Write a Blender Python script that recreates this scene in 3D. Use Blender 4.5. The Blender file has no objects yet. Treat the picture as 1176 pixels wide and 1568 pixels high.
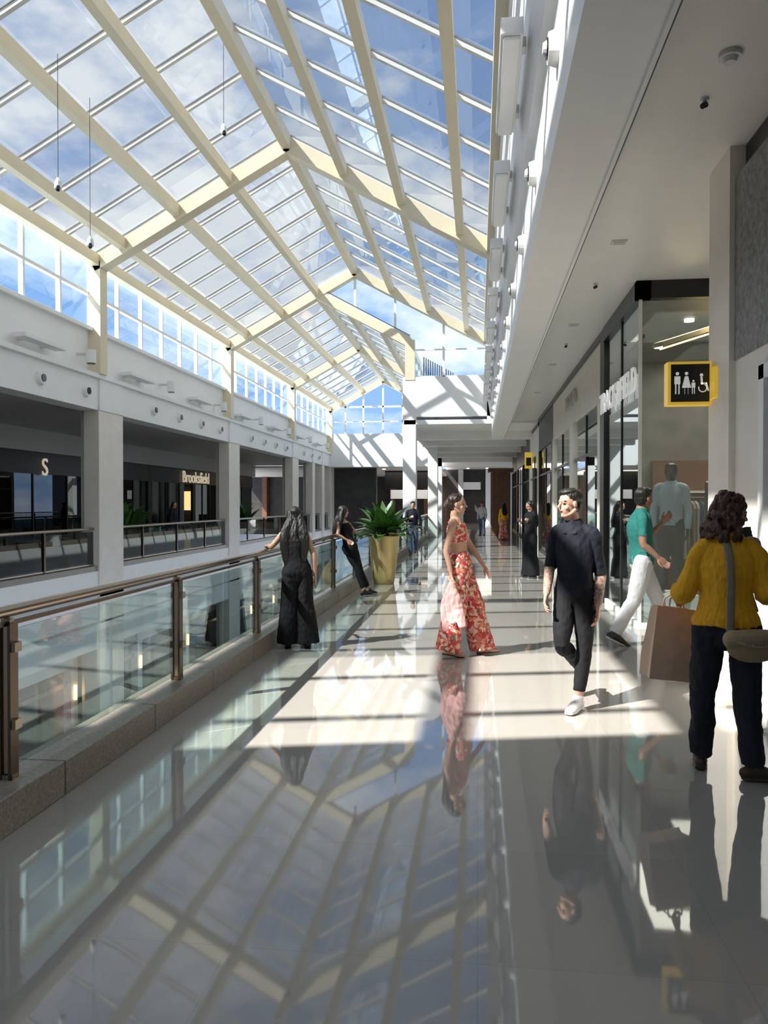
import bpy, bmesh, math, random
from mathutils import Vector, Matrix, noise
from mathutils.bvhtree import BVHTree
random.seed(7)
V=Vector
SC=bpy.context.scene
COL=SC.collection
SC.view_settings.view_transform='Standard'
SC.view_settings.look='None'

# ------------------------------------------------------------------ materials
def new_mat(name):
    m=bpy.data.materials.new(name); m.use_nodes=True
    nt=m.node_tree
    return m,nt,nt.nodes['Principled BSDF']
def pmat(name,col,rough=.5,metal=0,spec=.5,var=0,vscale=8,bump=0,bscale=40,stretch=(1,1,1),emit=0,coat=0):
    m,nt,p=new_mat(name)
    p.inputs['Base Color'].default_value=(*col,1)
    p.inputs['Roughness'].default_value=rough
    p.inputs['Metallic'].default_value=metal
    p.inputs['Specular IOR Level'].default_value=spec
    p.inputs['Coat Weight'].default_value=coat
    if emit:
        p.inputs['Emission Color'].default_value=(*col,1); p.inputs['Emission Strength'].default_value=emit
    if var or bump:
        tc=nt.nodes.new('ShaderNodeTexCoord'); mp=nt.nodes.new('ShaderNodeMapping')
        mp.inputs['Scale'].default_value=stretch
        nt.links.new(tc.outputs['Object'],mp.inputs['Vector'])
    if var:
        n=nt.nodes.new('ShaderNodeTexNoise'); n.inputs['Scale'].default_value=vscale; n.inputs['Detail'].default_value=5
        nt.links.new(mp.outputs[0],n.inputs['Vector'])
        r=nt.nodes.new('ShaderNodeValToRGB')
        r.color_ramp.elements[0].position=.3; r.color_ramp.elements[1].position=.7
        r.color_ramp.elements[0].color=(*[c*(1-var) for c in col],1)
        r.color_ramp.elements[1].color=(*[min(1,c*(1+var)) for c in col],1)
        nt.links.new(n.outputs['Fac'],r.inputs[0]); nt.links.new(r.outputs[0],p.inputs['Base Color'])
    if bump:
        n=nt.nodes.new('ShaderNodeTexNoise'); n.inputs['Scale'].default_value=bscale; n.inputs['Detail'].default_value=4
        nt.links.new(mp.outputs[0],n.inputs['Vector'])
        b=nt.nodes.new('ShaderNodeBump'); b.inputs['Strength'].default_value=bump; b.inputs['Distance'].default_value=.01
        nt.links.new(n.outputs['Fac'],b.inputs['Height']); nt.links.new(b.outputs[0],p.inputs['Normal'])
    return m
def glass(name,tint,refl=.6,base=.04,power=4,rough=0.0,milky=0):
    m=bpy.data.materials.new(name); m.use_nodes=True; nt=m.node_tree; nt.nodes.clear()
    o=nt.nodes.new('ShaderNodeOutputMaterial'); mx=nt.nodes.new('ShaderNodeMixShader')
    t=nt.nodes.new('ShaderNodeBsdfTransparent'); t.inputs[0].default_value=(*tint,1)
    g=nt.nodes.new('ShaderNodeBsdfGlossy'); g.inputs['Roughness'].default_value=rough; g.inputs['Color'].default_value=(.9,.95,.95,1)
    lw=nt.nodes.new('ShaderNodeLayerWeight'); lw.inputs['Blend'].default_value=.5
    pw=nt.nodes.new('ShaderNodeMath'); pw.operation='POWER'; pw.inputs[1].default_value=power
    ml=nt.nodes.new('ShaderNodeMath'); ml.operation='MULTIPLY_ADD'; ml.inputs[1].default_value=refl; ml.inputs[2].default_value=base
    nt.links.new(lw.outputs['Facing'],pw.inputs[0]); nt.links.new(pw.outputs[0],ml.inputs[0])
    src=t
    if milky:
        tl=nt.nodes.new('ShaderNodeBsdfTranslucent'); tl.inputs[0].default_value=(.85,.87,.88,1)
        m2=nt.nodes.new('ShaderNodeMixShader'); m2.inputs[0].default_value=milky
        nt.links.new(t.outputs[0],m2.inputs[1]); nt.links.new(tl.outputs[0],m2.inputs[2]); src=m2
    nt.links.new(ml.outputs[0],mx.inputs[0]); nt.links.new(src.outputs[0],mx.inputs[1]); nt.links.new(g.outputs[0],mx.inputs[2])
    nt.links.new(mx.outputs[0],o.inputs[0])
    return m
WHITE=pmat('white_paint',(.90,.90,.89),.5,var=.02,vscale=2)
CEIL=pmat('ceiling_paint',(.90,.89,.87),.42,var=.02,vscale=2)
CEIL2=pmat('ceiling_paint_flat',(.84,.825,.80),.30,var=.02,vscale=2)
GREYP=pmat('grey_paint',(.55,.54,.52),.5)
CREAM=pmat('cream_steel',(.80,.70,.51),.45,var=.03,vscale=3)
CREAMW=pmat('cream_wall',(.84,.79,.71),.5,var=.04,vscale=3)
BARM=pmat('glazing_bar',(.78,.78,.76),.4)
GASK=pmat('gasket',(.06,.06,.06),.6)
BLACK=pmat('black_metal',(.012,.012,.013),.35)
DARK=pmat('dark_wall',(.035,.033,.032),.5,var=.3,vscale=3)
MIDG=pmat('interior_grey',(.16,.15,.14),.5,var=.3,vscale=3)
BRONZE=pmat('bronze_metal',(.36,.29,.23),.22,metal=1)
BRONZED=pmat('bronze_dark',(.16,.12,.09),.3,metal=1)
GOLD=pmat('gold_pot',(.70,.53,.24),.35,metal=.65,var=.08,vscale=5)
KERB=pmat('granite_kerb',(.27,.235,.195),.3,var=.3,vscale=60)
STONE=pmat('stone_cladding',(.25,.25,.24),.6,var=.35,vscale=22,bump=.3,bscale=30)
WOOD=pmat('wood',(.16,.07,.035),.4,var=.2,vscale=6)
WARM=pmat('warm_lamp',(1,.62,.25),.5,emit=6)
LAMP=pmat('white_lamp',(1,.93,.82),.5,emit=8)
YEL=pmat('yellow_sign',(.85,.55,.06),.4,emit=.35)
SIGNW=pmat('white_sign',(.9,.9,.9),.4,emit=.25)
SIGNC=pmat('cream_sign',(.8,.68,.5),.4,emit=.5)
DEV=pmat('device_plastic',(.7,.7,.68),.4)
LENS=pmat('lens_black',(.02,.02,.02),.1)
G_ROOF=glass('roof_glass_tinted',(.50,.535,.55),.55,.06,3,milky=.035)
G_SUNBAY=glass('added_sun_bay_glass',(.95,.96,.96),.5,.03,4)
G_WIN=glass('window_glass',(.82,.9,.94),.5,.04,4)
G_RAIL=glass('rail_glass',(.80,.88,.86),.75,.06,3)
G_SHOP=glass('shop_glass',(.80,.84,.83),.8,.12,2.5)
G_DARK=glass('dark_glass',(.30,.32,.32),.6,.05,3)

def floor_mat():
    m,nt,p=new_mat('polished_porcelain')
    tc=nt.nodes.new('ShaderNodeTexCoord')
    br=nt.nodes.new('ShaderNodeTexBrick'); br.offset=0; br.squash=1
    br.inputs['Scale'].default_value=1; br.inputs['Brick Width'].default_value=.9; br.inputs['Row Height'].default_value=.9
    br.inputs['Mortar Size'].default_value=.0018; br.inputs['Mortar Smooth'].default_value=.3
    br.inputs['Color1'].default_value=(.365,.342,.31,1); br.inputs['Color2'].default_value=(.385,.362,.33,1); br.inputs['Mortar'].default_value=(.31,.29,.265,1)
    nt.links.new(tc.outputs['Object'],br.inputs['Vector'])
    n=nt.nodes.new('ShaderNodeTexNoise'); n.inputs['Scale'].default_value=220; n.inputs['Detail'].default_value=2
    nt.links.new(tc.outputs['Object'],n.inputs['Vector'])
    r=nt.nodes.new('ShaderNodeValToRGB'); r.color_ramp.elements[0].position=.3; r.color_ramp.elements[1].position=.7
    r.color_ramp.elements[0].color=(.92,.92,.92,1); r.color_ramp.elements[1].color=(1.03,1.03,1.03,1)
    nt.links.new(n.outputs['Fac'],r.inputs[0])
    mx=nt.nodes.new('ShaderNodeMix'); mx.data_type='RGBA'; mx.blend_type='MULTIPLY'; mx.inputs['Factor'].default_value=1
    nt.links.new(br.outputs['Color'],mx.inputs['A']); nt.links.new(r.outputs[0],mx.inputs['B'])
    nt.links.new(mx.outputs['Result'],p.inputs['Base Color'])
    p.inputs['Roughness'].default_value=.035; p.inputs['Specular IOR Level'].default_value=.9
    n2=nt.nodes.new('ShaderNodeTexNoise'); n2.inputs['Scale'].default_value=1.6; n2.inputs['Detail'].default_value=1
    nt.links.new(tc.outputs['Object'],n2.inputs['Vector'])
    b=nt.nodes.new('ShaderNodeBump'); b.inputs['Strength'].default_value=.08; b.inputs['Distance'].default_value=.01
    nt.links.new(n2.outputs['Fac'],b.inputs['Height']); nt.links.new(b.outputs[0],p.inputs['Normal'])
    return m
FLOOR=floor_mat()
def floral():
    m,nt,p=new_mat('floral_fabric')
    tc=nt.nodes.new('ShaderNodeTexCoord')
    n=nt.nodes.new('ShaderNodeTexNoise'); n.inputs['Scale'].default_value=12; n.inputs['Detail'].default_value=2
    nt.links.new(tc.outputs['Object'],n.inputs['Vector'])
    ad=nt.nodes.new('ShaderNodeMix'); ad.data_type='VECTOR'; ad.inputs['Factor'].default_value=.10
    nt.links.new(tc.outputs['Object'],ad.inputs[4]); nt.links.new(n.outputs['Color'],ad.inputs[5])
    v=nt.nodes.new('ShaderNodeTexVoronoi'); v.inputs['Scale'].default_value=38
    nt.links.new(ad.outputs[1],v.inputs['Vector'])
    sp=nt.nodes.new('ShaderNodeSeparateColor'); nt.links.new(v.outputs['Color'],sp.inputs[0])
    r=nt.nodes.new('ShaderNodeValToRGB'); r.color_ramp.interpolation='CONSTANT'
    cols=[(0,(.55,.06,.05)),(.22,(.75,.48,.38)),(.40,(.60,.16,.15)),(.57,(.78,.54,.43)),(.70,(.16,.11,.06)),(.80,(.70,.28,.12)),(.90,(.48,.03,.04))]
    e=r.color_ramp.elements
    e[0].color=(*cols[0][1],1); e[1].position=cols[1][0]; e[1].color=(*cols[1][1],1)
    for pos,c in cols[2:]:
        x=e.new(pos); x.color=(*c,1)
    nt.links.new(sp.outputs[0],r.inputs[0]); nt.links.new(r.outputs[0],p.inputs['Base Color'])
    p.inputs['Roughness'].default_value=.75
    return m
FLORAL=floral()

# ------------------------------------------------------------------ mesh builder
class B:
    def __init__(s): s.v=[];s.f=[];s.m=[];s.mats=[]
    def mi(s,mat):
        if mat not in s.mats: s.mats.append(mat)
        return s.mats.index(mat)
    def add(s,mat,vs,fs):
        o=len(s.v); s.v+=[tuple(x) for x in vs]; i=s.mi(mat)
        for f in fs: s.f.append([o+k for k in f]); s.m.append(i)
    def box(s,mat,x0,x1,y0,y1,z0,z1):
        s.add(mat,[(x0,y0,z0),(x1,y0,z0),(x1,y1,z0),(x0,y1,z0),(x0,y0,z1),(x1,y0,z1),(x1,y1,z1),(x0,y1,z1)],
          [(0,3,2,1),(4,5,6,7),(0,1,5,4),(1,2,6,5),(2,3,7,6),(3,0,4,7)])
    def beam(s,mat,p,q,w,h,up=(0,0,1)):
        p=V(p);q=V(q);t=(q-p).normalized();u=V(up);a=t.cross(u).normalized();b=a.cross(t).normalized()
        vs=[]
        for c in (p,q):
            for i,j in ((-1,-1),(1,-1),(1,1),(-1,1)): vs.append(c+a*i*w/2+b*j*h/2)
        s.add(mat,vs,[(0,1,2,3),(7,6,5,4),(0,4,5,1),(1,5,6,2),(2,6,7,3),(3,7,4,0)])
    def cyl(s,mat,p,q,r,r2=None,n=16):
        p=V(p);q=V(q);t=(q-p).normalized();u=V((0,0,1)) if abs(t.z)<.9 else V((1,0,0))
        a=t.cross(u).normalized();b=a.cross(t)
        if r2 is None:r2=r
        vs=[]
        for c,rr in ((p,r),(q,r2)):
            for i in range(n):
                an=2*math.pi*i/n; vs.append(c+a*rr*math.cos(an)+b*rr*math.sin(an))
        fs=[(i,(i+1)%n,n+(i+1)%n,n+i) for i in range(n)]+[tuple(range(n))[::-1],tuple(range(n,2*n))]
        s.add(mat,vs,fs)
    def poly(s,mat,pts): s.add(mat,pts,[tuple(range(len(pts)))])
    def lathe(s,mat,c,prof,n=32,axis='z'):
        vs=[];c=V(c)
        for r,z in prof:
            for i in range(n):
                a=2*math.pi*i/n; vs.append(c+V((r*math.cos(a),r*math.sin(a),z)))
        fs=[]
        for k in range(len(prof)-1):
            for i in range(n): fs.append((k*n+i,k*n+(i+1)%n,(k+1)*n+(i+1)%n,(k+1)*n+i))
        s.add(mat,vs,fs)
    def prismx(s,mat,prof,y0,y1):   # profile (x,z) extruded along y
        n=len(prof); vs=[(x,y0,z) for x,z in prof]+[(x,y1,z) for x,z in prof]
        fs=[(i,(i+1)%n,n+(i+1)%n,n+i) for i in range(n)]+[tuple(range(n))[::-1],tuple(range(n,2*n))]
        s.add(mat,vs,fs)
    def out(s,name,parent=None,smooth=False,bevel=0,recalc=True):
        me=bpy.data.meshes.new(name); me.from_pydata(s.v,[],s.f)
        for m in s.mats: me.materials.append(m)
        me.polygons.foreach_set('material_index',s.m)
        if recalc:
            bm=bmesh.new(); bm.from_mesh(me); bmesh.ops.recalc_face_normals(bm,faces=bm.faces); bm.to_mesh(me); bm.free()
        if smooth: me.polygons.foreach_set('use_smooth',[True]*len(me.polygons))
        ob=bpy.data.objects.new(name,me); COL.objects.link(ob)
        if parent: ob.parent=parent
        if bevel:
            md=ob.modifiers.new('bevel','BEVEL'); md.width=bevel; md.segments=2; md.limit_method='ANGLE'
        return ob
def empty(name,loc=(0,0,0)):
    e=bpy.data.objects.new(name,None); e.location=loc; COL.objects.link(e); return e
def text(name,body,size,loc,ax,ay,mat,ext=.02,parent=None,align='CENTER'):
    cu=bpy.data.curves.new(name,'FONT'); cu.body=body; cu.size=size; cu.extrude=ext; cu.align_x=align; cu.align_y='CENTER'
    cu.materials.append(mat)
    ob=bpy.data.objects.new(name,cu); COL.objects.link(ob)
    ax=V(ax);ay=V(ay);az=ax.cross(ay)
    M=Matrix((ax,ay,az)).transposed().to_4x4(); M.translation=V(loc); ob.matrix_world=M
    if parent: ob.parent=parent
    return ob
def area(name,loc,sx,sy,e,col=(1,.90,.78)):
    l=bpy.data.lights.new(name,'AREA'); l.shape='RECTANGLE'; l.size=sx; l.size_y=sy; l.energy=e; l.color=col
    o=bpy.data.objects.new(name,l); COL.objects.link(o); o.location=loc; return o

XR=2.06      # right shop line
XL=-9.0      # opposite gallery edge
ZC=4.45
FR=[17.3,26.9,36.5,46.1]
# ------------------------------------------------------------------ floor etc.
b=B(); b.box(FLOOR,-2.55,9,-8,64,-.35,0); b.box(FLOOR,-20,-2.55,47.0,64,-.35,0); b.out('floor')
b=B(); b.box(FLOOR,-20,XL,-8,47,-.35,0); b.out('floor_opposite_gallery')
b=B(); b.box(FLOOR,-20,6,-8,60,-5.4,-5.2); b.out('floor_lower_level')
b=B()
y=-8
while y<47:
    b.box(KERB,-2.56,-2.27,y+.004,y+1.196,0.0,.19); y+=1.2
b.box(WHITE,-2.60,-2.55,-8,47,-1.0,.0)
b.out('trim_kerb',bevel=.006)
# near railing
rail=empty('glass_railing')
b=B(); g=B()
ys=[3.71+2.255*i for i in range(-5,19)]
for y in ys:
    for dx in (-.028,.028):
        b.box(BRONZED,-2.42+dx-.008,-2.42+dx+.008,y-.035,y+.035,.19,1.0)
    b.box(BRONZE,-2.46,-2.38,y-.03,y+.03,.19,.215)
    b.box(BRONZE,-2.445,-2.395,y-.02,y+.02,.22,1.02)
    b.cyl(BRONZE,(-2.42,y,1.0),(-2.42,y,1.045),.018,n=10)
    b.box(BRONZE,-2.385,-2.36,y-.03,y+.03,.45,.5)
    b.box(BRONZE,-2.385,-2.36,y-.03,y+.03,.85,.9)
    for k in (0,1):
        g.box(G_RAIL,-2.426,-2.414,y+.06+k*1.075,y+1.11+k*1.06,.23,.96)
b.cyl(BRONZE,(-2.42,-7.9,1.06),(-2.42,44.5,1.06),.032,n=16)
b.box(BRONZED,-2.435,-2.405,-7.9,44.5,.985,1.005)
b.out('posts_and_handrail',rail); g.out('glass_panels',rail)
# opposite railing
rail2=empty('glass_railing')
b=B(); g=B()
b.box(KERB,-9.2,-8.98,-4,46.4,0,.12)
y=-4
while y<45:
    b.box(BRONZED,-9.12,-9.06,y-.03,y+.03,.12,1.0)
    g.box(G_DARK,-9.096,-9.084,y+.06,y+2.3,.16,.93); y+=2.4
b.cyl(BRONZE,(-9.09,-4,1.0),(-9.09,46,1.0),.035,n=12)
b.box(BRONZE,-9.11,-9.07,-4,46,.14,.17)
b.out('posts_and_handrail',rail2); g.out('glass_panels',rail2)

# ------------------------------------------------------------------ opposite gallery
b=B()
b.box(WHITE,-9.15,-8.97,-8,47,-1.85,-.0)       # slab fascia
b.box(GREYP,-9.0,-8.93,-8,47,-.62,-.55)
b.box(GREYP,-9.0,-8.93,-8,47,-1.25,-1.2)
b.box(WHITE,-9.5,-9.15,-8,47,-1.9,-.4)
b.out('wall_slab_fascia')
b=B()
b.box(WHITE,-9.45,-8.95,-8,46.1,3.82,4.60)
b.box(WHITE,-9.35,-9.10,-8,46.1,4.60,5.71)
b.box(WHITE,-9.45,-8.85,-8,46.1,4.56,4.66)
b.box(WHITE,-9.35,-8.98,-8,46.1,5.66,5.74)
b.out('wall_left')
b=B()
b.box(GREYP,-20,-9.45,-8,47,3.95,4.1); b.box(GREYP,-14.3,-13.9,-8,47,3.25,3.95)
b.box(WHITE,-20,-9.3,-8,47,4.7,4.8)
b.out('ceiling_opposite_gallery')
for y in FR[:]+[7.7,41.0,43.6]:
    b=B(); w=1.25 if y in FR or y==7.7 else .7
    b.box(CREAMW,-9.32,-8.93,y,y+w,-5.2,3.9); b.box(CREAMW,-9.5,-9.32,y+.2,y+w-.2,-5.2,3.9)
    b.box(WHITE,-9.32,-8.90,y,y+w,3.82,4.58)
    b.out('gallery_column',bevel=.01)
# opposite storefronts
b=B(); y=-8; i=0
g=B()
while y<46.5:
    L=[5.2,3.6,6.5,4.4][i%4]
    b.box(DARK,-14.6,-14.0,y,y+.35,0,3.3)
    b.box(BLACK,-14.2,-14.0,y+.35,y+L,2.55,3.3)
    b.box(BLACK,-14.12,-14.02,y+.35,y+L,0,.12)
    n=3
    for k in range(1,n): 
        yy=y+.35+(L-.35)*k/n; b.box(BLACK,-14.1,-14.03,yy-.03,yy+.03,.1,2.6)
    g.box(G_DARK,-14.07,-14.06,y+.35,y+L,.1,2.6)
    b.box([DARK,WOOD,DARK,MIDG][i%4],-18,-17.8,y,y+L,0,3.3)
    for k in range(4):
        b.box(random.choice([WOOD,DARK,GREYP]),-17.8,-17.3,y+.5+k*L/5,y+.5+k*L/5+.7,0,random.uniform(1,2.2))
        b.box(random.choice([WOOD,CREAMW,DARK]),-16.3,-15.6,y+.7+k*L/5,y+.7+k*L/5+.5,0,random.uniform(.5,1.2))
    for k in range(3): b.cyl(LAMP,(-15.5,y+L*(k+.5)/3,3.2),(-15.5,y+L*(k+.5)/3,3.23),.06,n=10)
    y+=L;i+=1
b.box(DARK,-20,-14,-8,47,3.25,3.3)
b.out('wall_opposite_storefronts'); g.out('window_opposite_storefronts')
text('shop_sign','Brooksfield',.8,(-13.93,36.9,2.85),(0,1,0),(0,0,1),SIGNC)
text('shop_sign','S',.8,(-13.93,23.4,2.75),(0,1,0),(0,0,1),SIGNC)
# lower level storefronts
b=B()
b.box(DARK,-9.9,-9.8,-8,47,-5.2,-1.8)
y=-8;i=0
while y<46:
    b.box(WHITE,-9.8,-9.6,y,y+.3,-5.2,-1.9)
    b.box(BRONZE,-9.8,-9.7,y+.3,y+3.6,-2.75,-2.65)
    b.box(GREYP if i%2 else WHITE,-9.8,-9.66,y+.3,y+3.6,-2.35,-1.9)
    for k in (1,2): b.box(BRONZED,-9.8,-9.72,y+.3+k*1.1,y+.36+k*1.1,-5.2,-2.7)
    b.cyl(WARM,(-9.57,y+.15,-3.1),(-9.57,y+.15,-2.75),.03,n=8)
    y+=3.6;i+=1
b.out('wall_lower_storefronts')
text('shop_sign',"LEES",.42,(-9.62,11.5,-2.1),(0,1,0),(0,0,1),WARM)
b=B()
for z in (-3.2,-3.35): b.cyl(BRONZE,(-7.5,-4,z-.4),(-7.5,40,z-.4),.03,n=8)
b.box(WHITE,-7.7,-7.5,-8,46,-5.2,-4.2)
for i in range(18): b.box(BRONZED,-7.53,-7.47,-4+2.5*i,-3.95+2.5*i,-4.2,-3.6)
b.out('lower_balustrade')

# clerestory
b=B(); g=B(); y0=FR[0]-1.379*18; y=y0; XW=-9.14
while y<46.2:
    b.box(WHITE,XW-.05,XW+.05,y-.035,y+.035,5.71,7.44); y+=1.379
for z in (5.76,6.55,7.38): b.box(WHITE,XW-.045,XW+.055,-6,46.1,z-.035,z+.035)
g.box(G_WIN,XW-.006,XW+.006,-6,46.1,5.74,7.4)
wn=empty('window_1'); b.out('mullions',wn); g.out('panes',wn)
# ------------------------------------------------------------------ roof
def zl(x): return 7.44+ (x+9)*2.56/4.67
def zr(x): return 10.0-(x+4.33)*2.56/4.67
EL=(-9.0,7.44); R1=(-4.33,10.0); ER=(.33,7.44)
X2=-9+4.67*.71; R2=(X2,zl(X2)); E2=(X2+(X2+9),7.44)
roof=empty('glass_roof')
st=B(); bars=B(); gl=B()
def pur(x,z,y0,y1,w=.17,h=.26): st.beam(CREAM,(x,y0,z-h/2-.05),(x,y1,z-h/2-.05),w,h)
YB=0.0
ts=[0.02,.16,.44]
for t in ts:
    x=-9+4.67*t; pur(x,zl(x),YB,46.1)
x=-9+4.67*.71; pur(x,zl(x),YB,26.9)
pur(R1[0],R1[1],YB,26.9,.2,.3)
for t in [.28,.56,.84,.985]:
    x=-4.33+4.67*t; pur(x,zr(x),YB,26.9)
pur(R2[0],R2[1],26.9,46.1,.2,.3)
def z2(x): return R2[1]-(x-R2[0])*2.56/4.67
for t in [.32,.68,.98]:
    x=R2[0]+(E2[0]-R2[0])*t; pur(x,z2(x),26.9,46.1)
def frame(y,pts,w=.34,h=.32,dz=.24):
    for p,q in zip(pts[:-1],pts[1:]):
        st.beam(CREAM,(p[0],y,p[1]-dz),(q[0],y,q[1]-dz),w,h)
for y in (-.02,7.7,17.3,26.9): frame(y,[EL,R1,ER])
frame(26.9,[R2,E2],.30,.30)
for y in (36.5,46.1): frame(y,[EL,R2,E2])
for y in (7.7,17.3,26.9,36.5,46.1):
    st.box(CREAM,-9.12,-8.80,y-.17,y+.17,4.66,7.3)
for y in (26.9,36.5,46.1): st.box(CREAM,E2[0]-.17,E2[0]+.17,y-.17,y+.17,5.9,7.3)
def bar(p,q,y):
    bars.beam(BARM,(p[0],y,p[1]-.03),(q[0],y,q[1]-.03),.075,.07)
    bars.beam(GASK,(p[0],y,p[1]+.02),(q[0],y,q[1]+.02),.11,.02)
y=FR[0]-1.379*12
while y<46:
    if y>YB:
        if y<26.8: bar(EL,R1,y); bar(R1,ER,y)
        else: bar(EL,R2,y); bar(R2,E2,y)
    y+=1.3714
def gq(m,p,q,y0,y1): gl.poly(m,[(p[0],y0,p[1]),(q[0],y0,q[1]),(q[0],y1,q[1]),(p[0],y1,p[1])])
YC=3.1  # end of the unseen clear bay, added so strong sun reaches the near floor
gq(G_SUNBAY,EL,R1,YB,YC); gq(G_ROOF,EL,R1,YC,26.9)
gq(G_SUNBAY,R1,ER,YB,YC); gq(G_ROOF,R1,ER,YC,26.9)
gq(G_ROOF,EL,R2,26.9,46.1); gq(G_ROOF,R2,E2,26.9,46.1)
# step gable at 26.9 and side wall, end gable
yy=26.95
gl.poly(G_WIN,[(E2[0],yy,6.0),(.33,yy,6.0),(.33,yy,7.44),(R1[0],yy,10.0),(R2[0],yy,R2[1]),(E2[0],yy,7.44)])
for x in (-4.33,-2.9,-1.2): 
    z1=zr(x) if x>-4.34 else zl(x); z0=6.0 if x>E2[0] else z2(x)
    bars.box(WHITE,x-.04,x+.04,yy-.04,yy+.04,z0,z1-.1)
bars.box(WHITE,E2[0],.33,yy-.04,yy+.04,5.98,6.06); bars.box(WHITE,E2[0],.33,yy-.03,yy+.03,6.95,7.0)
gl.poly(G_WIN,[(-9,46.1,5.77),(E2[0],46.1,5.77),(E2[0],46.1,7.44),(R2[0],46.1,R2[1]),(-9,46.1,7.44)])
for x in (-8,-6.9,-5.7,-4.5,-3.4):
    z1=zl(x) if x<R2[0] else z2(x); bars.box(WHITE,x-.05,x+.05,46.05,46.15,5.77,z1-.1)
bars.box(WHITE,-9,E2[0],46.05,46.15,7.38,7.48); bars.box(WHITE,-9,E2[0],46.05,46.15,6.5,6.56)
gl.poly(G_WIN,[(E2[0],27,6.0),(E2[0],46.1,6.0),(E2[0],46.1,7.4),(E2[0],27,7.4)])
y=27
while y<46: bars.box(WHITE,E2[0]-.04,E2[0]+.04,y-.04,y+.04,6,7.4); y+=1.37
st.out('steel_frame',roof); bars.out('glazing_bars',roof); gl.out('glass_panes',roof,recalc=False)
# dark louvred plant screen on the roof beyond the step gable
b=B()
for i in range(14): b.box(DARK,-2.2+.09*i,-2.16+.09*i,31,31.1,5.9,7.5-.05*i)
b.box(GASK,-2.25,-.95,31.1,31.2,5.9,6.6); b.out('roof_louvre_screen')
# solid roof behind the camera
b=B()
b.prismx(WHITE,[(-9.2,7.5),(-4.33,10.1),(.5,7.5),(.5,7.7),(-4.33,10.3),(-9.2,7.7)],-8.5,-.15)
b.out('ceiling_solid_bay')
b=B(); b.box(WHITE,-20,9,-8.3,-8,-5.2,10.3); b.out('wall_back')
# hanging lamps on cables
for (x,y,z) in ((-4.5,13.3,8.2),(-6.6,11.5,6.6),(-4.2,10.2,8.9),(-6.7,12.7,6.1)):
    b=B(); zt=(zl(x) if x<-4.33 else zr(x))
    b.cyl(GASK,(x,y,z+.16),(x,y,zt-.05),.005,n=6)
    b.lathe(WHITE,(x,y,z),[(0.001,-.02),(.05,-.02),(.06,.0),(.05,.1),(.02,.16),(.001,.17)],12)
    b.cyl(LENS,(x+.03,y-.06,z-.06),(x+.02,y-.03,z+.01),.03,n=10)
    b.out('hanging_spotlight',smooth=False)

# ------------------------------------------------------------------ right side fascia / ceiling
b=B()
b.prismx(CEIL,[(.33,7.5),(.33,5.1),(.40,4.66),(.46,4.6),(.46,3.82),(.85,3.82),(.85,3.87),(.92,3.87),(.92,4.6),(.7,7.5)],-8,26.7)
b.box(WHITE,.845,.87,-8,26.7,3.795,3.87); b.box(GASK,.87,.88,-8,26.7,3.80,3.88)
b.out('wall_right_fascia')
b=B()
b.box(CEIL2,.9,9,-8,26.7,ZC,ZC+.15)
b.box(CEIL,E2[0]-.2,9,26.7,64,4.35,4.5)
b.box(WHITE,-20,E2[0]-.2,46.3,64,3.8,3.9)
b.box(WHITE,E2[0]-.2,9,27.4,64,5.75,5.9)
for yy in (29.5,33,37,41,46,52): b.box(CEIL,E2[0],2.06,yy,yy+.5,4.05,4.36)
b.out('ceiling')
b=B()
b.box(WHITE,E2[0]-.25,.5,26.75,27.3,4.62,6.0)
b.box(WHITE,.3,9,26.75,27.3,4.36,6.0)
b.box(WHITE,E2[0]-.2,E2[0]+.2,27.3,46.1,4.3,6.0)
b.box(WHITE,-9.3,E2[0]+.2,46.0,46.5,3.8,5.8)
b.out('wall_cross_fascia')
for x,y in ((E2[0],26.9),(E2[0]+.25,36.5),(E2[0],46.2)):
    b=B(); b.box(WHITE,x-.24,x+.22,y-.2,y+.3,0,4.66); b.out('hall_column',bevel=.01)
# linear lamps right & left
for i in range(9):
    y=5.45+2.25*i
    b=B(); b.box(WHITE,.15,.31,y,y+1.45,4.88,5.0); b.box(WHITE,.17,.29,y+.02,y+1.43,4.85,4.88)
    b.box(DEV,.29,.34,y+.2,y+.3,4.9,4.98); b.box(DEV,.29,.34,y+1.15,y+1.25,4.9,4.98); b.out('linear_uplight',bevel=.008)
for i in range(7):
    y=14.0+4.6*i
    b=B(); b.box(WHITE,-9.0,-8.72,y,y+1.5,4.86,4.95); b.box(DEV,-9.1,-9.0,y+.3,y+.4,4.86,4.93); b.box(DEV,-9.1,-9.0,y+1.1,y+1.2,4.86,4.93); b.out('linear_uplight',bevel=.008)
    b=B(); yy=y+2.6
    b.cyl(WHITE,(-8.75,yy,4.8),(-8.75,yy,5.1),.11,n=16); b.cyl(LENS,(-8.75,yy,4.78),(-8.75,yy,4.8),.09,n=16); b.box(DEV,-9.1,-8.8,yy-.02,yy+.02,4.98,5.04); b.out('wall_spotlight')
for i in range(12):
    y=4.6+1.72*i
    b=B(); b.cyl(WHITE,(.40,y,4.27),(.46,y,4.27),.085,.105,n=20); b.cyl(LENS,(.39,y,4.27),(.405,y,4.27),.06,n=16); b.cyl(DEV,(.37,y,4.27),(.40,y,4.27),.03,.05,n=12); b.out('round_speaker')
for i in range(17):
    y=13.0+1.85*i
    if any(f-.1<y<f+1.35 for f in FR): continue
    b=B(); b.cyl(WHITE,(-8.95,y,4.19),(-8.86,y,4.19),.16,.13,n=20); b.cyl(LENS,(-8.87,y,4.19),(-8.84,y,4.19),.08,n=16); b.out('round_speaker')
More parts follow.
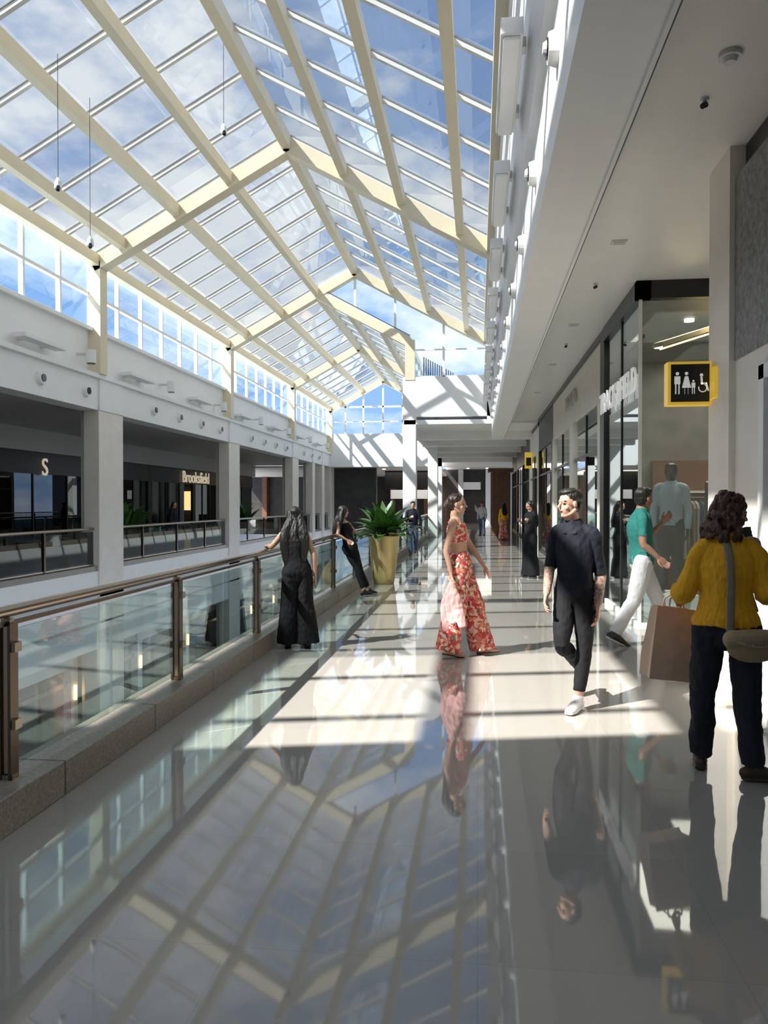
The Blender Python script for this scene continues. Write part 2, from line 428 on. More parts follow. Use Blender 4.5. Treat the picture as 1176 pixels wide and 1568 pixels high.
# ceiling devices
b=B(); b.cyl(DEV,(1.57,5.1,ZC-.03),(1.57,5.1,ZC),.07,n=20); b.cyl(DEV,(1.57,5.1,ZC-.06),(1.57,5.1,ZC-.03),.035,.05,n=16); b.out('smoke_detector')
for x,y in ((1.57,5.65),(1.5,10.2),(1.55,14)):
    b=B(); b.cyl(DEV,(x,y,ZC-.015),(x,y,ZC),.03,n=14); b.cyl(DEV,(x,y,ZC-.05),(x,y,ZC-.01),.012,n=8); b.cyl(LENS,(x-.02,y-.02,ZC-.06),(x+.01,y,ZC-.04),.02,n=10); b.out('ceiling_sprinkler')
for x,y in ((1.51,8.6),(1.5,12.5),(1.5,16),(1.5,20),(-.2,31),(-.2,35),(-.2,39),(-.2,43),(1.2,31),(1.2,35),(1.2,39)):
    zc=ZC if y<26 else 4.35
    b=B(); b.box(DEV,x-.08,x+.08,y-.06,y+.06,zc-.02,zc); b.box(GREYP,x-.06,x+.06,y-.04,y+.04,zc-.025,zc-.02); b.out('ceiling_vent')

# ------------------------------------------------------------------ right wall
b=B()
b.box(STONE,2.02,2.4,-8,6.42,2.75,4.2)
b.box(BLACK,2.10,2.4,-8,6.42,4.2,ZC)
b.box(CREAMW,2.03,2.4,5.80,6.42,0,2.75)
b.box(CREAMW,2.03,2.4,-8,3.0,0,2.75)
b.box(CREAMW,2.03,2.4,3.0,5.80,2.60,2.75)
b.box(CREAMW,1.98,2.45,6.42,6.96,0,ZC)
b.box(CREAMW,2.45,4.2,6.7,6.96,0,ZC)
b.out('wall_right')
b=B()
b.box(WHITE,1.99,2.12,5.70,5.80,0,2.6); b.box(WHITE,1.99,2.12,3.0,3.1,0,2.6); b.box(WHITE,1.99,2.12,3.0,5.8,2.5,2.6)
b.box(WHITE,2.02,2.08,4.38,4.44,0,2.5); b.box(WHITE,2.02,2.08,3.1,5.7,0,.1)
b.box(DARK,2.3,2.34,3.1,5.7,0,2.5)
b.box(G_SHOP,2.045,2.055,3.1,5.7,.1,2.5)
b.box(BRONZE,1.93,1.95,4.55,4.58,.9,1.4); b.box(BRONZE,1.94,2.03,4.55,4.58,.95,.98); b.box(BRONZE,1.94,2.03,4.55,4.58,1.32,1.35)
b.out('door_1')
b=B(); b.box(CREAMW,4.2,4.4,6.7,10.2,0,ZC); b.out('wall_recess')
# restroom sign
sg=empty('restroom_sign',(0,0,0))
b=B()
y=6.86
b.box(YEL,1.615,1.975,y,y+.13,2.46,2.83); b.box(BLACK,1.64,1.955,y-.012,y+.001,2.485,2.805)
b.box(YEL,1.955,1.978,y-.16,y+.10,2.50,2.76)
yy=y-.015
def disc(x,z,r): b.cyl(SIGNW,(x,yy,z),(x,yy-.004,z),r,n=16)
def qd(pts): b.poly(SIGNW,[(p[0],yy-.003,p[1]) for p in pts])
zb=2.55
def man(x,h):
    disc(x,zb+h*.92,h*.075); qd([(x-h*.13,zb+h*.8),(x+h*.13,zb+h*.8),(x+h*.13,zb+h*.45),(x-h*.13,zb+h*.45)]); qd([(x-h*.1,zb+h*.46),(x-.008*h/.19,zb+h*.46),(x-.008*h/.19,zb),(x-h*.1,zb)]); qd([(x+h*.1,zb+h*.46),(x+.008*h/.19,zb+h*.46),(x+.008*h/.19,zb),(x+h*.1,zb)])
def wom(x,h):
    disc(x,zb+h*.92,h*.075); qd([(x-h*.07,zb+h*.8),(x+h*.07,zb+h*.8),(x+h*.2,zb+h*.28),(x-h*.2,zb+h*.28)]); qd([(x-h*.08,zb+h*.3),(x-.012,zb+h*.3),(x-.012,zb),(x-h*.08,zb)]); qd([(x+h*.08,zb+h*.3),(x+.012,zb+h*.3),(x+.012,zb),(x+h*.08,zb)])
man(1.69,.19); wom(1.765,.19); man(1.822,.12)
xc,zc=1.898,2.60
for k in range(20):
    a0=math.radians(-200+k*13); a1=math.radians(-200+(k+1)*13)
    qd([(xc+.038*math.cos(a0),zc+.038*math.sin(a0)),(xc+.038*math.cos(a1),zc+.038*math.sin(a1)),(xc+.028*math.cos(a1),zc+.028*math.sin(a1)),(xc+.028*math.cos(a0),zc+.028*math.sin(a0))])
disc(1.888,2.71,.014); qd([(1.878,2.695),(1.896,2.695),(1.901,2.63),(1.883,2.63)]); qd([(1.883,2.645),(1.933,2.645),(1.933,2.63),(1.883,2.63)]); qd([(1.923,2.645),(1.933,2.645),(1.951,2.575),(1.938,2.572)])
b.out('sign_panel',sg)
# sports shop (corner, glass)
def rack(name,x0,x1,y,z,cols):
    b=B(); b.cyl(BRONZE,(x0,y,z),(x1,y,z),.015,n=8); b.cyl(BRONZE,(x0,y,0),(x0,y,z),.015,n=8); b.cyl(BRONZE,(x1,y,0),(x1,y,z),.015,n=8)
    x=x0+.06
    while x<x1-.04:
        m=random.choice(cols); h=random.uniform(.7,.95)
        vs=[];fs=[]
        prof=[(.05,0),(.2,-.05),(.24,-.12),(.23,-h*.5),(.25,-h)]
        for w,dz in prof: vs+=[(x-.015,y-w,z-.05+dz),(x+.02,y-w,z-.05+dz),(x+.02,y+w,z-.05+dz),(x-.015,y+w,z-.05+dz)]
        for k in range(len(prof)-1):
            for j in range(4): fs.append((k*4+j,k*4+(j+1)%4,k*4+4+(j+1)%4,k*4+4+j))
        fs.append((0,1,2,3)); fs.append((16,17,18,19))
        b.add(m,vs,fs); b.cyl(BRONZE,(x,y,z-.05),(x,y,z+.02),.004,n=5)
        x+=random.uniform(.05,.09)
    b.out(name)
wn2=empty('window_2')
b=B(); g=B()
b.box(BLACK,XR-.06,XR+.12,10.14,12.8,4.22,ZC); b.box(BLACK,XR-.06,3.9,10.14,10.26,4.22,ZC)
b.box(BARM,XR-.02,XR+.02,10.18,10.22,0,4.22); b.box(BLACK,XR-.05,XR+.5,12.75,13.15,0,ZC)
b.box(BLACK,XR-.02,XR+.04,11.4,11.46,0,4.22); b.box(BARM,XR-.03,XR+.03,10.2,12.75,0,.08); b.box(BARM,XR,4.2,10.17,10.23,0,.08); b.box(BLACK,3.05,3.09,10.18,10.22,0,4.22)
b.box(BLACK,2.1,2.14,10.3,12.7,3.75,3.8)
g.box(G_SHOP,XR-.005,XR+.005,10.2,12.75,.08,4.22); g.box(G_SHOP,XR,4.2,10.195,10.205,.08,4.22)
b.out('frame',wn2); g.out('panes',wn2)
b=B(); b.box(MIDG,6.8,7,10.2,20,0,ZC); b.box(MIDG,XR+.3,7,14.9,15.0,0,ZC); b.box(DARK,4.2,6.8,10.2,10.3,0,ZC); b.box(MIDG,2.2,6.8,10.4,14.9,4.25,4.3)
b.box(WOOD,3.2,5.5,14.7,14.88,0,2.4)
for k in range(3): b.box(CREAMW,3.3,5.4,14.5,14.7,.6+k*.6,.64+k*.6)
b.out('wall_shop_interior')
b=B(); b.beam(GOLD,(2.35,10.5,3.7),(3.5,11.3,4.15),.16,.06); b.beam(WARM,(2.4,10.6,3.66),(3.4,11.3,4.05),.03,.02); b.out('gold_ceiling_beam')
b=B()
for x,y in ((3,11.5),(4.2,11.5),(3,13.4),(4.2,13.4),(5.5,12.4)): b.cyl(LAMP,(x,y,4.22),(x,y,4.25),.07,n=12)
b.out('shop_downlights')
area('shop_ceiling_light',(3.4,11.8,4.2),2,2,110); area('shop_ceiling_light',(4.5,13.8,4.2),2,1.5,50)
text('shop_sign','TRACK&FIELD',.46,(XR-.09,11.45,3.18),(0,-1,0),(0,0,1),SIGNW,ext=.012)
FB=[pmat('cloth_'+n,c,.9,var=.15,vscale=30) for n,c in (('olive',(.12,.12,.08)),('brown',(.22,.14,.09)),('grey',(.3,.3,.31)),('navy',(.04,.05,.10)),('sand',(.48,.40,.32)))]
rack('clothes_rack',3.1,4.0,11.0,1.9,FB); rack('clothes_rack',2.6,3.8,12.6,1.7,FB)
b=B(); b.box(WHITE,2.35,2.95,10.75,11.35,0,.38); b.out('display_plinth',bevel=.01)
# following shops
b=B(); g=B()
segs=[(13.15,17.2,CREAMW,'a'),(17.2,21.5,CREAMW,'b'),(21.5,26.5,BLACK,'c'),(26.5,31,WHITE,'d'),(31,36,BLACK,'e'),(36,41,WOOD,'f'),(41,47,DARK,'g')]
for (y0,y1,m,_) in segs:
    zt=ZC if y0<26 else 4.35
    b.box(m,XR-.02,XR+.25,y0,y1,3.35,zt-.12); b.box(BLACK,XR-.05,XR+.25,y0,y1,zt-.12,zt)
    b.box(m,XR-.04,XR+.3,y0,y0+.35,0,3.35); b.box(m,XR-.04,XR+.3,y1-.3,y1,0,3.35)
    b.box(BLACK,XR-.01,XR+.05,(y0+y1)/2-.04,(y0+y1)/2+.04,0,3.3); b.box(BLACK,XR-.01,XR+.05,y0,y1,0,.1); b.box(BLACK,XR-.01,XR+.05,y0,y1,2.5,2.56)
    g.box(G_SHOP,XR+.01,XR+.02,y0+.3,y1-.3,.1,3.35)
    b.box(MIDG,XR+.25,7,y1-.05,y1+.02,0,zt); b.box(MIDG,6.8,7,y0,y1,0,zt)
    b.box(random.choice([WOOD,WHITE,CREAMW]),XR+.6,XR+.9,y0+.8,y1-1,0,1.1)
    for k in range(3): b.cyl(LAMP,(XR+1,y0+(y1-y0)*(k+.5)/3,zt-.13),(XR+1,y0+(y1-y0)*(k+.5)/3,zt-.1),.08,n=10)
    if y0<31: area('shop_ceiling_light',(3.6,(y0+y1)/2,zt-.15),2,2,80)
b.out('wall_right_shopfronts'); g.out('window_3')
text('shop_sign','MISS RITA',.42,(XR-.06,17.2,3.85),(0,-1,0),(0,0,1),GREYP)
b=B(); b.box(YEL,1.72,2.0,29.0,29.1,2.9,3.5); b.box(BLACK,1.77,1.95,28.98,29.0,3.0,3.3); b.out('yellow_blade_sign')
# far end
b=B()
b.box(DARK,-20,9,63.5,64,0,4.4)
b.box(DARK,-9,-6.3,47.5,48,0,3.8); b.box(BLACK,-6.3,-2.8,52,52.3,2.6,3.8)
for x in (-18,-14.5,-11,-7.2,-4.4,-1.6,.6,2.6): b.box(random.choice([GREYP,WHITE,WOOD]),x,x+.4,62.8,63.5,0,4.3)
b.box(WHITE,-1.2,.2,62.9,63,2.7,3.3); b.box(WARM,-3.9,-3.2,63,63.1,1,2.6)
b.box(SIGNW,-5.9,-3.4,51.95,52,1.9,2.5)
for x in (-6,-4.5,-3,-.8,.7):
    for y in (49,53,57,61): b.cyl(LAMP,(x,y,3.76 if x<-2.6 else 4.31),(x,y,3.8 if x<-2.6 else 4.35),.1,n=10)
b.out('wall_far')
area('corridor_light',(-4.5,54,3.7),4,8,160); area('corridor_light',(0,52,4.0),3,10,120)
b=B(); b.box(WOOD,.7,1.6,40,40.5,0,3.2); b.box(WOOD,.5,1.8,39.8,40.7,3.2,3.4); b.out('wood_kiosk')

# ------------------------------------------------------------------ planter
LEAF=pmat('leaf_green',(.06,.15,.03),.35,var=.45,vscale=6)
STEM=pmat('stem',(.10,.12,.04),.6)
def plant(name,loc,sc,n,pot=True,seed=1):
    rnd=random.Random(seed); b=B(); L=V(loc)
    if pot:
        b.lathe(GOLD,L,[(.001,0),(.20,0),(.205,.02),(.225,.15),(.315,.93),(.325,.95),(.325,.97),(.295,.97),(.285,.9),(.001,.9)],40)
        b.lathe(KERB,L,[(.001,.905),(.284,.91)],20); z0=.9
    else:
        b.lathe(BLACK,L,[(.001,0),(.25*sc,0),(.3*sc,.4),(.27*sc,.4),(.001,.36)],24); z0=.35
    for i in range(n):
        az=rnd.uniform(0,6.283); ln=rnd.uniform(.55,1.02)*sc; el=rnd.uniform(.15,1.45); w=rnd.uniform(.085,.125)*sc
        base=L+V((rnd.uniform(-.08,.08),rnd.uniform(-.08,.08),z0)); p=base.copy(); d=V((math.cos(az)*math.cos(el),math.sin(az)*math.cos(el),math.sin(el)))
        side=V((-math.sin(az),math.cos(az),0)); N=11; vs=[];fs=[]; pts=[]
        for k in range(N):
            pts.append((p.copy(),d.copy())); p+=d*ln/N; d.z-=.14*(k/N)*1.6; d.normalize()
        for a,c in zip(pts[:4],pts[1:5]): b.cyl(STEM,a[0],c[0],.008*sc,n=6)
        for k in range(3,N):
            t=(k-3)/(N-4); ww=w*math.sin(math.pi*min(1,t**.75*.97+.03))+.002
            c,dd=pts[k]; up=side.cross(dd)
            vs+=[c+side*ww+up*ww*-.35, c, c-side*ww+up*ww*-.35]
        M=N-3
        for k in range(M-1): fs+=[(k*3,k*3+1,k*3+4,k*3+3),(k*3+1,k*3+2,k*3+5,k*3+4)]
        b.add(LEAF,vs,fs)
    return b.out(name,smooth=True,recalc=False)
plant('potted_plant',(-1.88,15.35,0),1.0,70,True,3)
plant('potted_plant',(-10.9,22.6,0),1.7,50,False,5)
plant('potted_plant',(-10.9,35,0),1.5,40,False,6)

# ------------------------------------------------------------------ people
def cr(a,b,c,d,t):
    return .5*((2*b)+(c-a)*t+(2*a-5*b+4*c-d)*t*t+(3*b-a-3*c+d)*t*t*t)
class Fig:
    def __init__(s): s.v=[];s.f=[];s.t=[];s.tags=[]
    def ti(s,t):
        if t not in s.tags: s.tags.append(t)
        return s.tags.index(t)
    def tube(s,pts,rads,ref,tag,grow=0,t0=0,t1=None,n=14,sub=4,rc=(True,True)):
        pts=[V(p) for p in pts]; N=len(pts); t1=N-1 if t1 is None else t1; ref=V(ref)
        rads=[r if isinstance(r,tuple) else (r,r) for r in rads]
        def ev(t):
            t=max(0,min(N-1-1e-6,t)); i=int(t); u=t-i
            g=lambda k:max(0,min(N-1,k))
            a,b_,c,d=(g(i-1),i,g(i+1),g(i+2))
            p=V([cr(pts[a][j],pts[b_][j],pts[c][j],pts[d][j],u) for j in range(3)])
            r=[cr(rads[a][j],rads[b_][j],rads[c][j],rads[d][j],u) for j in range(2)]
            return p,r
        m=max(2,int(math.ceil((t1-t0)*sub))+1); S=[]
        for k in range(m):
            t=t0+(t1-t0)*k/(m-1); p,r=ev(t); q,_=ev(min(N-1,t+.05)); o,_=ev(max(0,t-.05)); T=(q-o).normalized()
            S.append((p,max(.002,r[0]+grow),max(.002,r[1]+grow),T))
        if rc[0]:
            p,a,b_,T=S[0]; h=min(a,b_); S=[(p-T*h*.85,a*.35,b_*.35,T),(p-T*h*.55,a*.78,b_*.78,T)]+S
        if rc[1]:
            p,a,b_,T=S[-1]; h=min(a,b_); S=S+[(p+T*h*.55,a*.78,b_*.78,T),(p+T*h*.85,a*.35,b_*.35,T)]
        o0=len(s.v); ti=s.ti(tag)
        for p,a,b_,T in S:
            A=ref-T*ref.dot(T)
            if A.length<1e-3: A=T.orthogonal()
            A.normalize(); Bv=T.cross(A)
            for i in range(n):
                an=2*math.pi*i/n; s.v.append(p+A*a*math.cos(an)+Bv*b_*math.sin(an))
        M=len(S)
        for k in range(M-1):
            for i in range(n): s.f.append((o0+k*n+i,o0+k*n+(i+1)%n,o0+(k+1)*n+(i+1)%n,o0+(k+1)*n+i)); s.t.append(ti)
        s.f.append(tuple(o0+i for i in range(n))[::-1]); s.t.append(ti)
        s.f.append(tuple(o0+(M-1)*n+i for i in range(n))); s.t.append(ti)
    def ell(s,c,r,ax,tag,n=14,m=9):
        c=V(c); A,Bv,C=[V(x) for x in ax]; o=len(s.v); ti=s.ti(tag)
        s.v.append(c-C*r[2])
        for k in range(1,m):
            ph=-math.pi/2+math.pi*k/m
            for i in range(n):
                an=2*math.pi*i/n; s.v.append(c+A*r[0]*math.cos(ph)*math.cos(an)+Bv*r[1]*math.cos(ph)*math.sin(an)+C*r[2]*math.sin(ph))
        s.v.append(c+C*r[2]); top=len(s.v)-1
        for i in range(n): s.f.append((o,o+1+(i+1)%n,o+1+i)); s.t.append(ti)
        for k in range(m-2):
            for i in range(n): s.f.append((o+1+k*n+i,o+1+k*n+(i+1)%n,o+1+(k+1)*n+(i+1)%n,o+1+(k+1)*n+i)); s.t.append(ti)
        for i in range(n): s.f.append((top,o+1+(m-2)*n+i,o+1+(m-2)*n+(i+1)%n)); s.t.append(ti)
    def hand(s,w,d,nrm,sd,k=1,curl=.35,tag='skin'):
        w=V(w); d=V(d).normalized(); nrm=V(nrm); nrm=(nrm-d*nrm.dot(d)).normalized(); S=d.cross(nrm)*sd
        s.tube([w-d*.03*k,w+d*.01*k,w+d*.05*k,w+d*.085*k],[(.024*k,.019*k),(.028*k,.017*k),(.040*k,.016*k),(.040*k,.013*k)],S,tag,n=12)
        for off,L,r in ((-.030,.058,.0078),(-.010,.072,.0088),(.011,.078,.009),(.031,.070,.0088)):
            p=w+d*.082*k+S*off*k; pts=[p-d*.02*k,p]; a=0; sp=off*2.2
            for q in range(3):
                a+=curl*(1 if q else .7); dd=(d*math.cos(a)+nrm*math.sin(a)+S*sp*math.cos(a)*.35).normalized(); p=p+dd*L*k*(.42,.32,.26)[q]; pts.append(p)
            s.tube(pts,[r*k,r*k,r*k*.95,r*k*.88,r*k*.75],S,tag,n=8,sub=2)
        p=w+d*.022*k+S*.022*k; d1=(d*.7+S*.75+nrm*.25).normalized(); d2=(d*.95+S*.25+nrm*.35).normalized()
        s.tube([p,p+d1*.035*k,p+d1*.035*k+d2*.03*k,p+d1*.035*k+d2*.055*k],[.014*k,.012*k,.0105*k,.008*k],nrm,tag,n=8,sub=2)
    def finish(s,name,mats,loc,rz,voxel,parent=None,folds=.005,hairamp=.006,ff=(14,14,4)):
        me=bpy.data.meshes.new('tmp'); me.from_pydata([tuple(x) for x in s.v],[],s.f)
        ob=bpy.data.objects.new('tmp',me); COL.objects.link(ob)
        md=ob.modifiers.new('r','REMESH'); md.mode='VOXEL'; md.voxel_size=voxel; md.use_smooth_shade=True
        m2=ob.modifiers.new('s','SMOOTH'); m2.factor=.5; m2.iterations=2
        dg=bpy.context.evaluated_depsgraph_get(); dg.update()
        nm=bpy.data.meshes.new_from_object(ob.evaluated_get(dg))
        bvh=BVHTree.FromPolygons(s.v,s.f)
        bpy.data.objects.remove(ob)
        nm.materials.clear()
        for t in s.tags: nm.materials.append(mats[t])
        vt=[0]*len(nm.vertices); new=[]
        cloth={i for i,t in enumerate(s.tags) if t in ('top','pants','scarf')}; hair={i for i,t in enumerate(s.tags) if t=='hair'}
        for i,v in enumerate(nm.vertices):
            co=v.co; r=bvh.find_nearest(co); tg=s.t[r[2]]; vt[i]=tg
            if tg in cloth:
                nn=noise.noise(V((co.x*ff[0],co.y*ff[1],co.z*ff[2])))+.5*noise.noise(V((co.x*30,co.y*30,co.z*22)))
                new.append(co+v.normal*nn*folds)
            elif tg in hair:
                new.append(co+v.normal*(noise.noise(V((co.x*60,co.y*60,co.z*9)))*hairamp))
            else: new.append(co.copy())
        for v,c in zip(nm.vertices,new): v.co=c
        for p in nm.polygons:
            p.material_index=vt[p.vertices[0]]; p.use_smooth=True
        nm.name=name
        o=bpy.data.objects.new(name,nm); COL.objects.link(o); o.location=loc; o.rotation_euler=(0,0,rz)
        if parent: o.parent=parent
        return o
YAW=math.radians(6.98)
SK1=pmat('skin_light',(.52,.30,.21),.45,var=.06,vscale=25)
SK2=pmat('skin_tan',(.46,.26,.17),.45,var=.06,vscale=25)
SK3=pmat('skin_brown',(.28,.15,.095),.45,var=.06,vscale=25)
TATT=pmat('skin_tattooed',(.32,.20,.15),.5,var=.7,vscale=45)
HBL=pmat('hair_black',(.012,.010,.009),.38,bump=.5,bscale=60,stretch=(3,3,.3))
HBR=pmat('hair_brown',(.085,.032,.018),.40,var=.5,vscale=30,bump=.8,bscale=70)
EYE=pmat('eye',(.03,.02,.015),.2); LIP=pmat('lips',(.38,.12,.10),.4)
CBL=pmat('cloth_black',(.010,.010,.012),.85,spec=.25,bump=.2,bscale=200); CNV=pmat('cloth_blackblue',(.009,.011,.020),.8,spec=.3,bump=.2,bscale=200)
CYE=pmat('knit_mustard',(.92,.47,.02),.9,var=.08,vscale=60,bump=.7,bscale=120,stretch=(1,1,.3))
CTE=pmat('cloth_teal',(.012,.15,.13),.8,bump=.2,bscale=150); CWH=pmat('cloth_offwhite',(.52,.52,.53),.8,bump=.2,bscale=150)
CPK=pmat('cloth_pink',(.78,.42,.40),.7); CJE=pmat('denim',(.06,.09,.16),.85,var=.2,vscale=80); CDK=pmat('trouser_dark',(.014,.016,.024),.85,bump=.3,bscale=90)
SHW=pmat('shoe_white',(.70,.70,.69),.5); SHB=pmat('shoe_black',(.015,.015,.015),.4); SHBR=pmat('shoe_brown',(.07,.04,.02),.5)
STRAP=pmat('strap_khaki',(.30,.25,.18),.7,bump=.3,bscale=150); BAGM=pmat('bag_khaki',(.38,.28,.16),.6,bump=.2,bscale=60)
KRAFT=pmat('kraft_paper',(.82,.57,.40),.8,var=.06,vscale=10); MANQ=pmat('mannequin_black',(.01,.01,.01),.25); JLB=pmat('jacket_lightblue',(.42,.52,.62),.8)
def human(name,loc,H,J,tf,hf,M,fem=False,top='shirt',sleeve=5.0,pants='slim',hair='short',voxel=.006,toes=None,hands=None,extra=None,up=(0,0,1),folds=.005,topt=(.5,4.6),bag=None,ff=(14,14,4),tatt=False):
    F=Fig(); k=H/1.72; Z=V((0,0,1))
    tf=V((tf[0],tf[1],0)).normalized(); S=V((-tf.y,tf.x,0))
    if S.x<-.05 or (abs(S.x)<=.05 and S.y<0): S=-S
    j={'pel':V((0,0,.95*k))}
    for q,v in J.items():
        if q in('pel','chest','neck','head','waist'): j[q]=V(v)
    pel=j['pel']
    chest=j.get('chest',pel+V((0,0,.33*k))); neck=j.get('neck',chest+V((0,0,.18*k))); head=j.get('head',neck+V((0,0,.145*k))+tf*.02)
    waist=j.get('waist',pel.lerp(chest,.42)); tu=(neck-pel).normalized()
    sw=(.135 if fem else .165)*k; hw=(.085 if fem else .085)*k
    dflt={'sh_a':neck-S*sw-Z*.065*k,'sh_b':neck+S*sw-Z*.065*k,'hip_a':pel-S*hw-Z*.05*k,'hip_b':pel+S*hw-Z*.05*k}
    for q,v in dflt.items(): j[q]=V(J[q]) if q in J else v
    for a in 'ab':
        sg=-1 if a=='a' else 1
        j['el_'+a]=V(J['el_'+a]) if 'el_'+a in J else j['sh_'+a]+S*sg*.06-Z*.29*k
        j['wr_'+a]=V(J['wr_'+a]) if 'wr_'+a in J else j['el_'+a]+tf*.06-Z*.25*k
        j['kn_'+a]=V(J['kn_'+a]) if 'kn_'+a in J else j['hip_'+a]+tf*.01-Z*.41*k
        j['an_'+a]=V(J['an_'+a]) if 'an_'+a in J else V((j['hip_'+a].x,j['hip_'+a].y,.09))+S*sg*.02
    if fem: R=[(.150,.112),(.165,.120),(.118,.090),(.135,.100),(.115,.078),(.050,.048)]
    else: R=[(.138,.102),(.148,.108),(.128,.096),(.152,.110),(.132,.086),(.056,.054)]
    R=[(a*k,b*k) for a,b in R]
    P=[pel-Z*.08*k,pel,waist,chest,chest.lerp(neck,.62),neck+tu*.01]
    F.tube(P,R,S,'skin',n=20)
    pw=1.35 if top!='crop' else 1.75
    F.tube(P,R,S,'pants',grow=.010,t0=0,t1=pw,n=20)
    if top in('shirt','sweater'):
        g=.011 if top=='shirt' else .026
        F.tube(P,R,S,'top',grow=g,t0=topt[0],t1=topt[1],n=22,rc=(False,True))
    elif top=='tank': F.tube(P,R,S,'top',grow=.010,t0=topt[0],t1=4.0,n=20,rc=(False,False))
    elif top=='crop': F.tube(P,R,S,'top',grow=.010,t0=2.55,t1=3.9,n=20,rc=(False,False))
    if fem:
        for sg in(-1,1): F.ell(chest+S*sg*.060*k+tf*.070*k-Z*.005,(.055*k,.052*k,.056*k),(S,tf,Z),'top')
        for sg in(-1,1): F.ell(pel+S*sg*.068*k-tf*.052*k-Z*.03,(.082*k,.072*k,.088*k),(S,tf,Z),'pants')
    F.tube([neck-tu*.06*k,neck+tu*.03*k,head-Z*.02*k],[(.060*k,.056*k),(.050*k if fem else .055*k,.050*k if fem else .055*k),(.048*k,.053*k)],S,'skin')
    if top in('tank','crop'):
        for sg in(-1,1):
            F.tube([chest+S*sg*.08*k+tf*.085*k+Z*.06*k,neck+S*sg*.075*k+tf*.03*k-Z*.015*k,neck+S*sg*.075*k-tf*.05*k-Z*.05*k],[.011]*3,S,'top',n=8)
    # arms
    for a in 'ab':
        sh,el,wr=j['sh_'+a],j['el_'+a],j['wr_'+a]
        root=neck.lerp(sh,.40)-Z*.012*k
        ar=(.036,.042,.038,.033,.030,.0205) if fem else (.040,.051,.046,.039,.036,.025)
        pts=[root,sh,sh.lerp(el,.5),el,el.lerp(wr,.4),wr]; rr=[x*k for x in ar]
        F.tube(pts,rr,tf,'skin',n=14)
        if tatt: F.tube(pts,rr,tf,'tatt',grow=.0035,t0=3.0,t1=4.9,n=14)
        if sleeve>0:
            gg=[.010,.008,.008,.010,.011,.011] if top!='sweater' else [.018,.020,.026,.034,.036,.022]
            F.tube(pts,[x+y_ for x,y_ in zip(rr,gg)],tf,'top',t0=0,t1=sleeve,n=16,rc=(True,False))
            if top=='sweater': F.tube(pts,rr,tf,'top',grow=.012,t0=sleeve-.1,t1=min(5,sleeve+.3),n=14,rc=(False,False))
        hd=(hands or {}).get(a,{})
        d=V(hd.get('d',(wr-el).normalized())); nr=V(hd.get('n',(-S if a=='b' else S))); sd=hd.get('s',1)
        F.hand(wr+d*.01,d,nr,sd,k*(.92 if fem else 1.02),hd.get('c',.35))
    # legs
    for a in 'ab':
        hp,kn,an=j['hip_'+a],j['kn_'+a],j['an_'+a]
        cm=kn.lerp(an,.32)-tf*.012
        pts=[hp+Z*.03*k,hp.lerp(kn,.5),kn,cm,an]
        rr=[(.083,.090),(.074,.078),(.053,.055),(.051,.053),(.034,.036)] if not fem else [(.085,.092),(.074,.078),(.052,.053),(.048,.050),(.032,.034)]
        rr=[(x*k,y*k) for x,y in rr]
        F.tube(pts,rr,S,'skin',n=16)
        if pants=='slim': F.tube(pts,rr,S,'pants',grow=.008,t0=0,t1=3.72,n=18,rc=(True,False))
        elif pants=='straight':
            r2=[(x*k,y*k) for x,y in ((.095,.102),(.090,.095),(.078,.078),(.072,.074),(.066,.069))]
            F.tube(pts,r2,S,'pants',t0=0,t1=3.95,n=20,rc=(True,False))
        elif pants=='wide':
            r2=[(x*k,y*k) for x,y in ((.098,.108),(.102,.112),(.106,.114),(.118,.122),(.142,.142))]
            e=an+(an-kn).normalized()*.035*k; e.z=max(e.z,.035)
            F.tube([pts[0],pts[1],kn,cm,e],r2,S,'pants',n=24,rc=(True,False))
        ft=V((toes or {}).get(a,tuple(tf))).normalized(); sd=ft.cross(Z).normalized(); dn=ft.cross(sd).normalized()
        if dn.z>0: dn=-dn
        kk=k*(.92 if fem else 1.06)
        F.tube([an-ft*.045*kk+dn*.045,an+ft*.03*kk+dn*.035,an+ft*.09*kk+dn*.045,an+ft*.145*kk+dn*.055,an+ft*.185*kk+dn*.06],[(.036,.036),(.038,.045),(.042,.036),(.044,.026),(.034,.018)],sd,'shoe',n=14)
        F.tube([an-ft*.055*kk+dn*.075,an+ft*.04*kk+dn*.075,an+ft*.13*kk+dn*.075,an+ft*.19*kk+dn*.073],[(.036,.012),(.036,.012),(.046,.012),(.036,.011)],sd,'sole',n=12)
        F.tube([an+Z*.01,an+dn*.04],[.04*kk,.042*kk],sd,'shoe',n=12)
    # head
    hf3=V(hf if len(hf)==3 else (hf[0],hf[1],0)).normalized(); hs=hf3.cross(Z).normalized(); hu=hs.cross(hf3).normalized(); q=k if not fem else k*.97
    def hp_(f,s_,u): return head+hf3*f*q+hs*s_*q+hu*u*q
    ax=(hs,hf3,hu)
    F.ell(hp_(-.012,0,.028),(.073*q,.092*q,.088*q),ax,'skin',18,12)
    F.ell(hp_(.018,0,-.035),(.056*q,.064*q,.072*q),ax,'skin',16,10)
    F.ell(hp_(.052,0,-.088),(.022*q,.022*q,.020*q),ax,'skin')
    F.tube([hp_(-.02,.055,-.04),hp_(.02,.043,-.075),hp_(.05,.012,-.092)],[.015*q]*3,hu,'skin',n=8)
    F.tube([hp_(-.02,-.055,-.04),hp_(.02,-.043,-.075),hp_(.05,-.012,-.092)],[.015*q]*3,hu,'skin',n=8)
    F.tube([hp_(.074,0,.022),hp_(.088,0,-.002),hp_(.099,0,-.022)],[(.008*q,.008*q),(.009*q,.009*q),(.013*q,.011*q)],hs,'skin',n=8)
    F.tube([hp_(.070,-.03,.022),hp_(.078,0,.026),hp_(.070,.03,.022)],[.010*q]*3,hu,'skin',n=8)
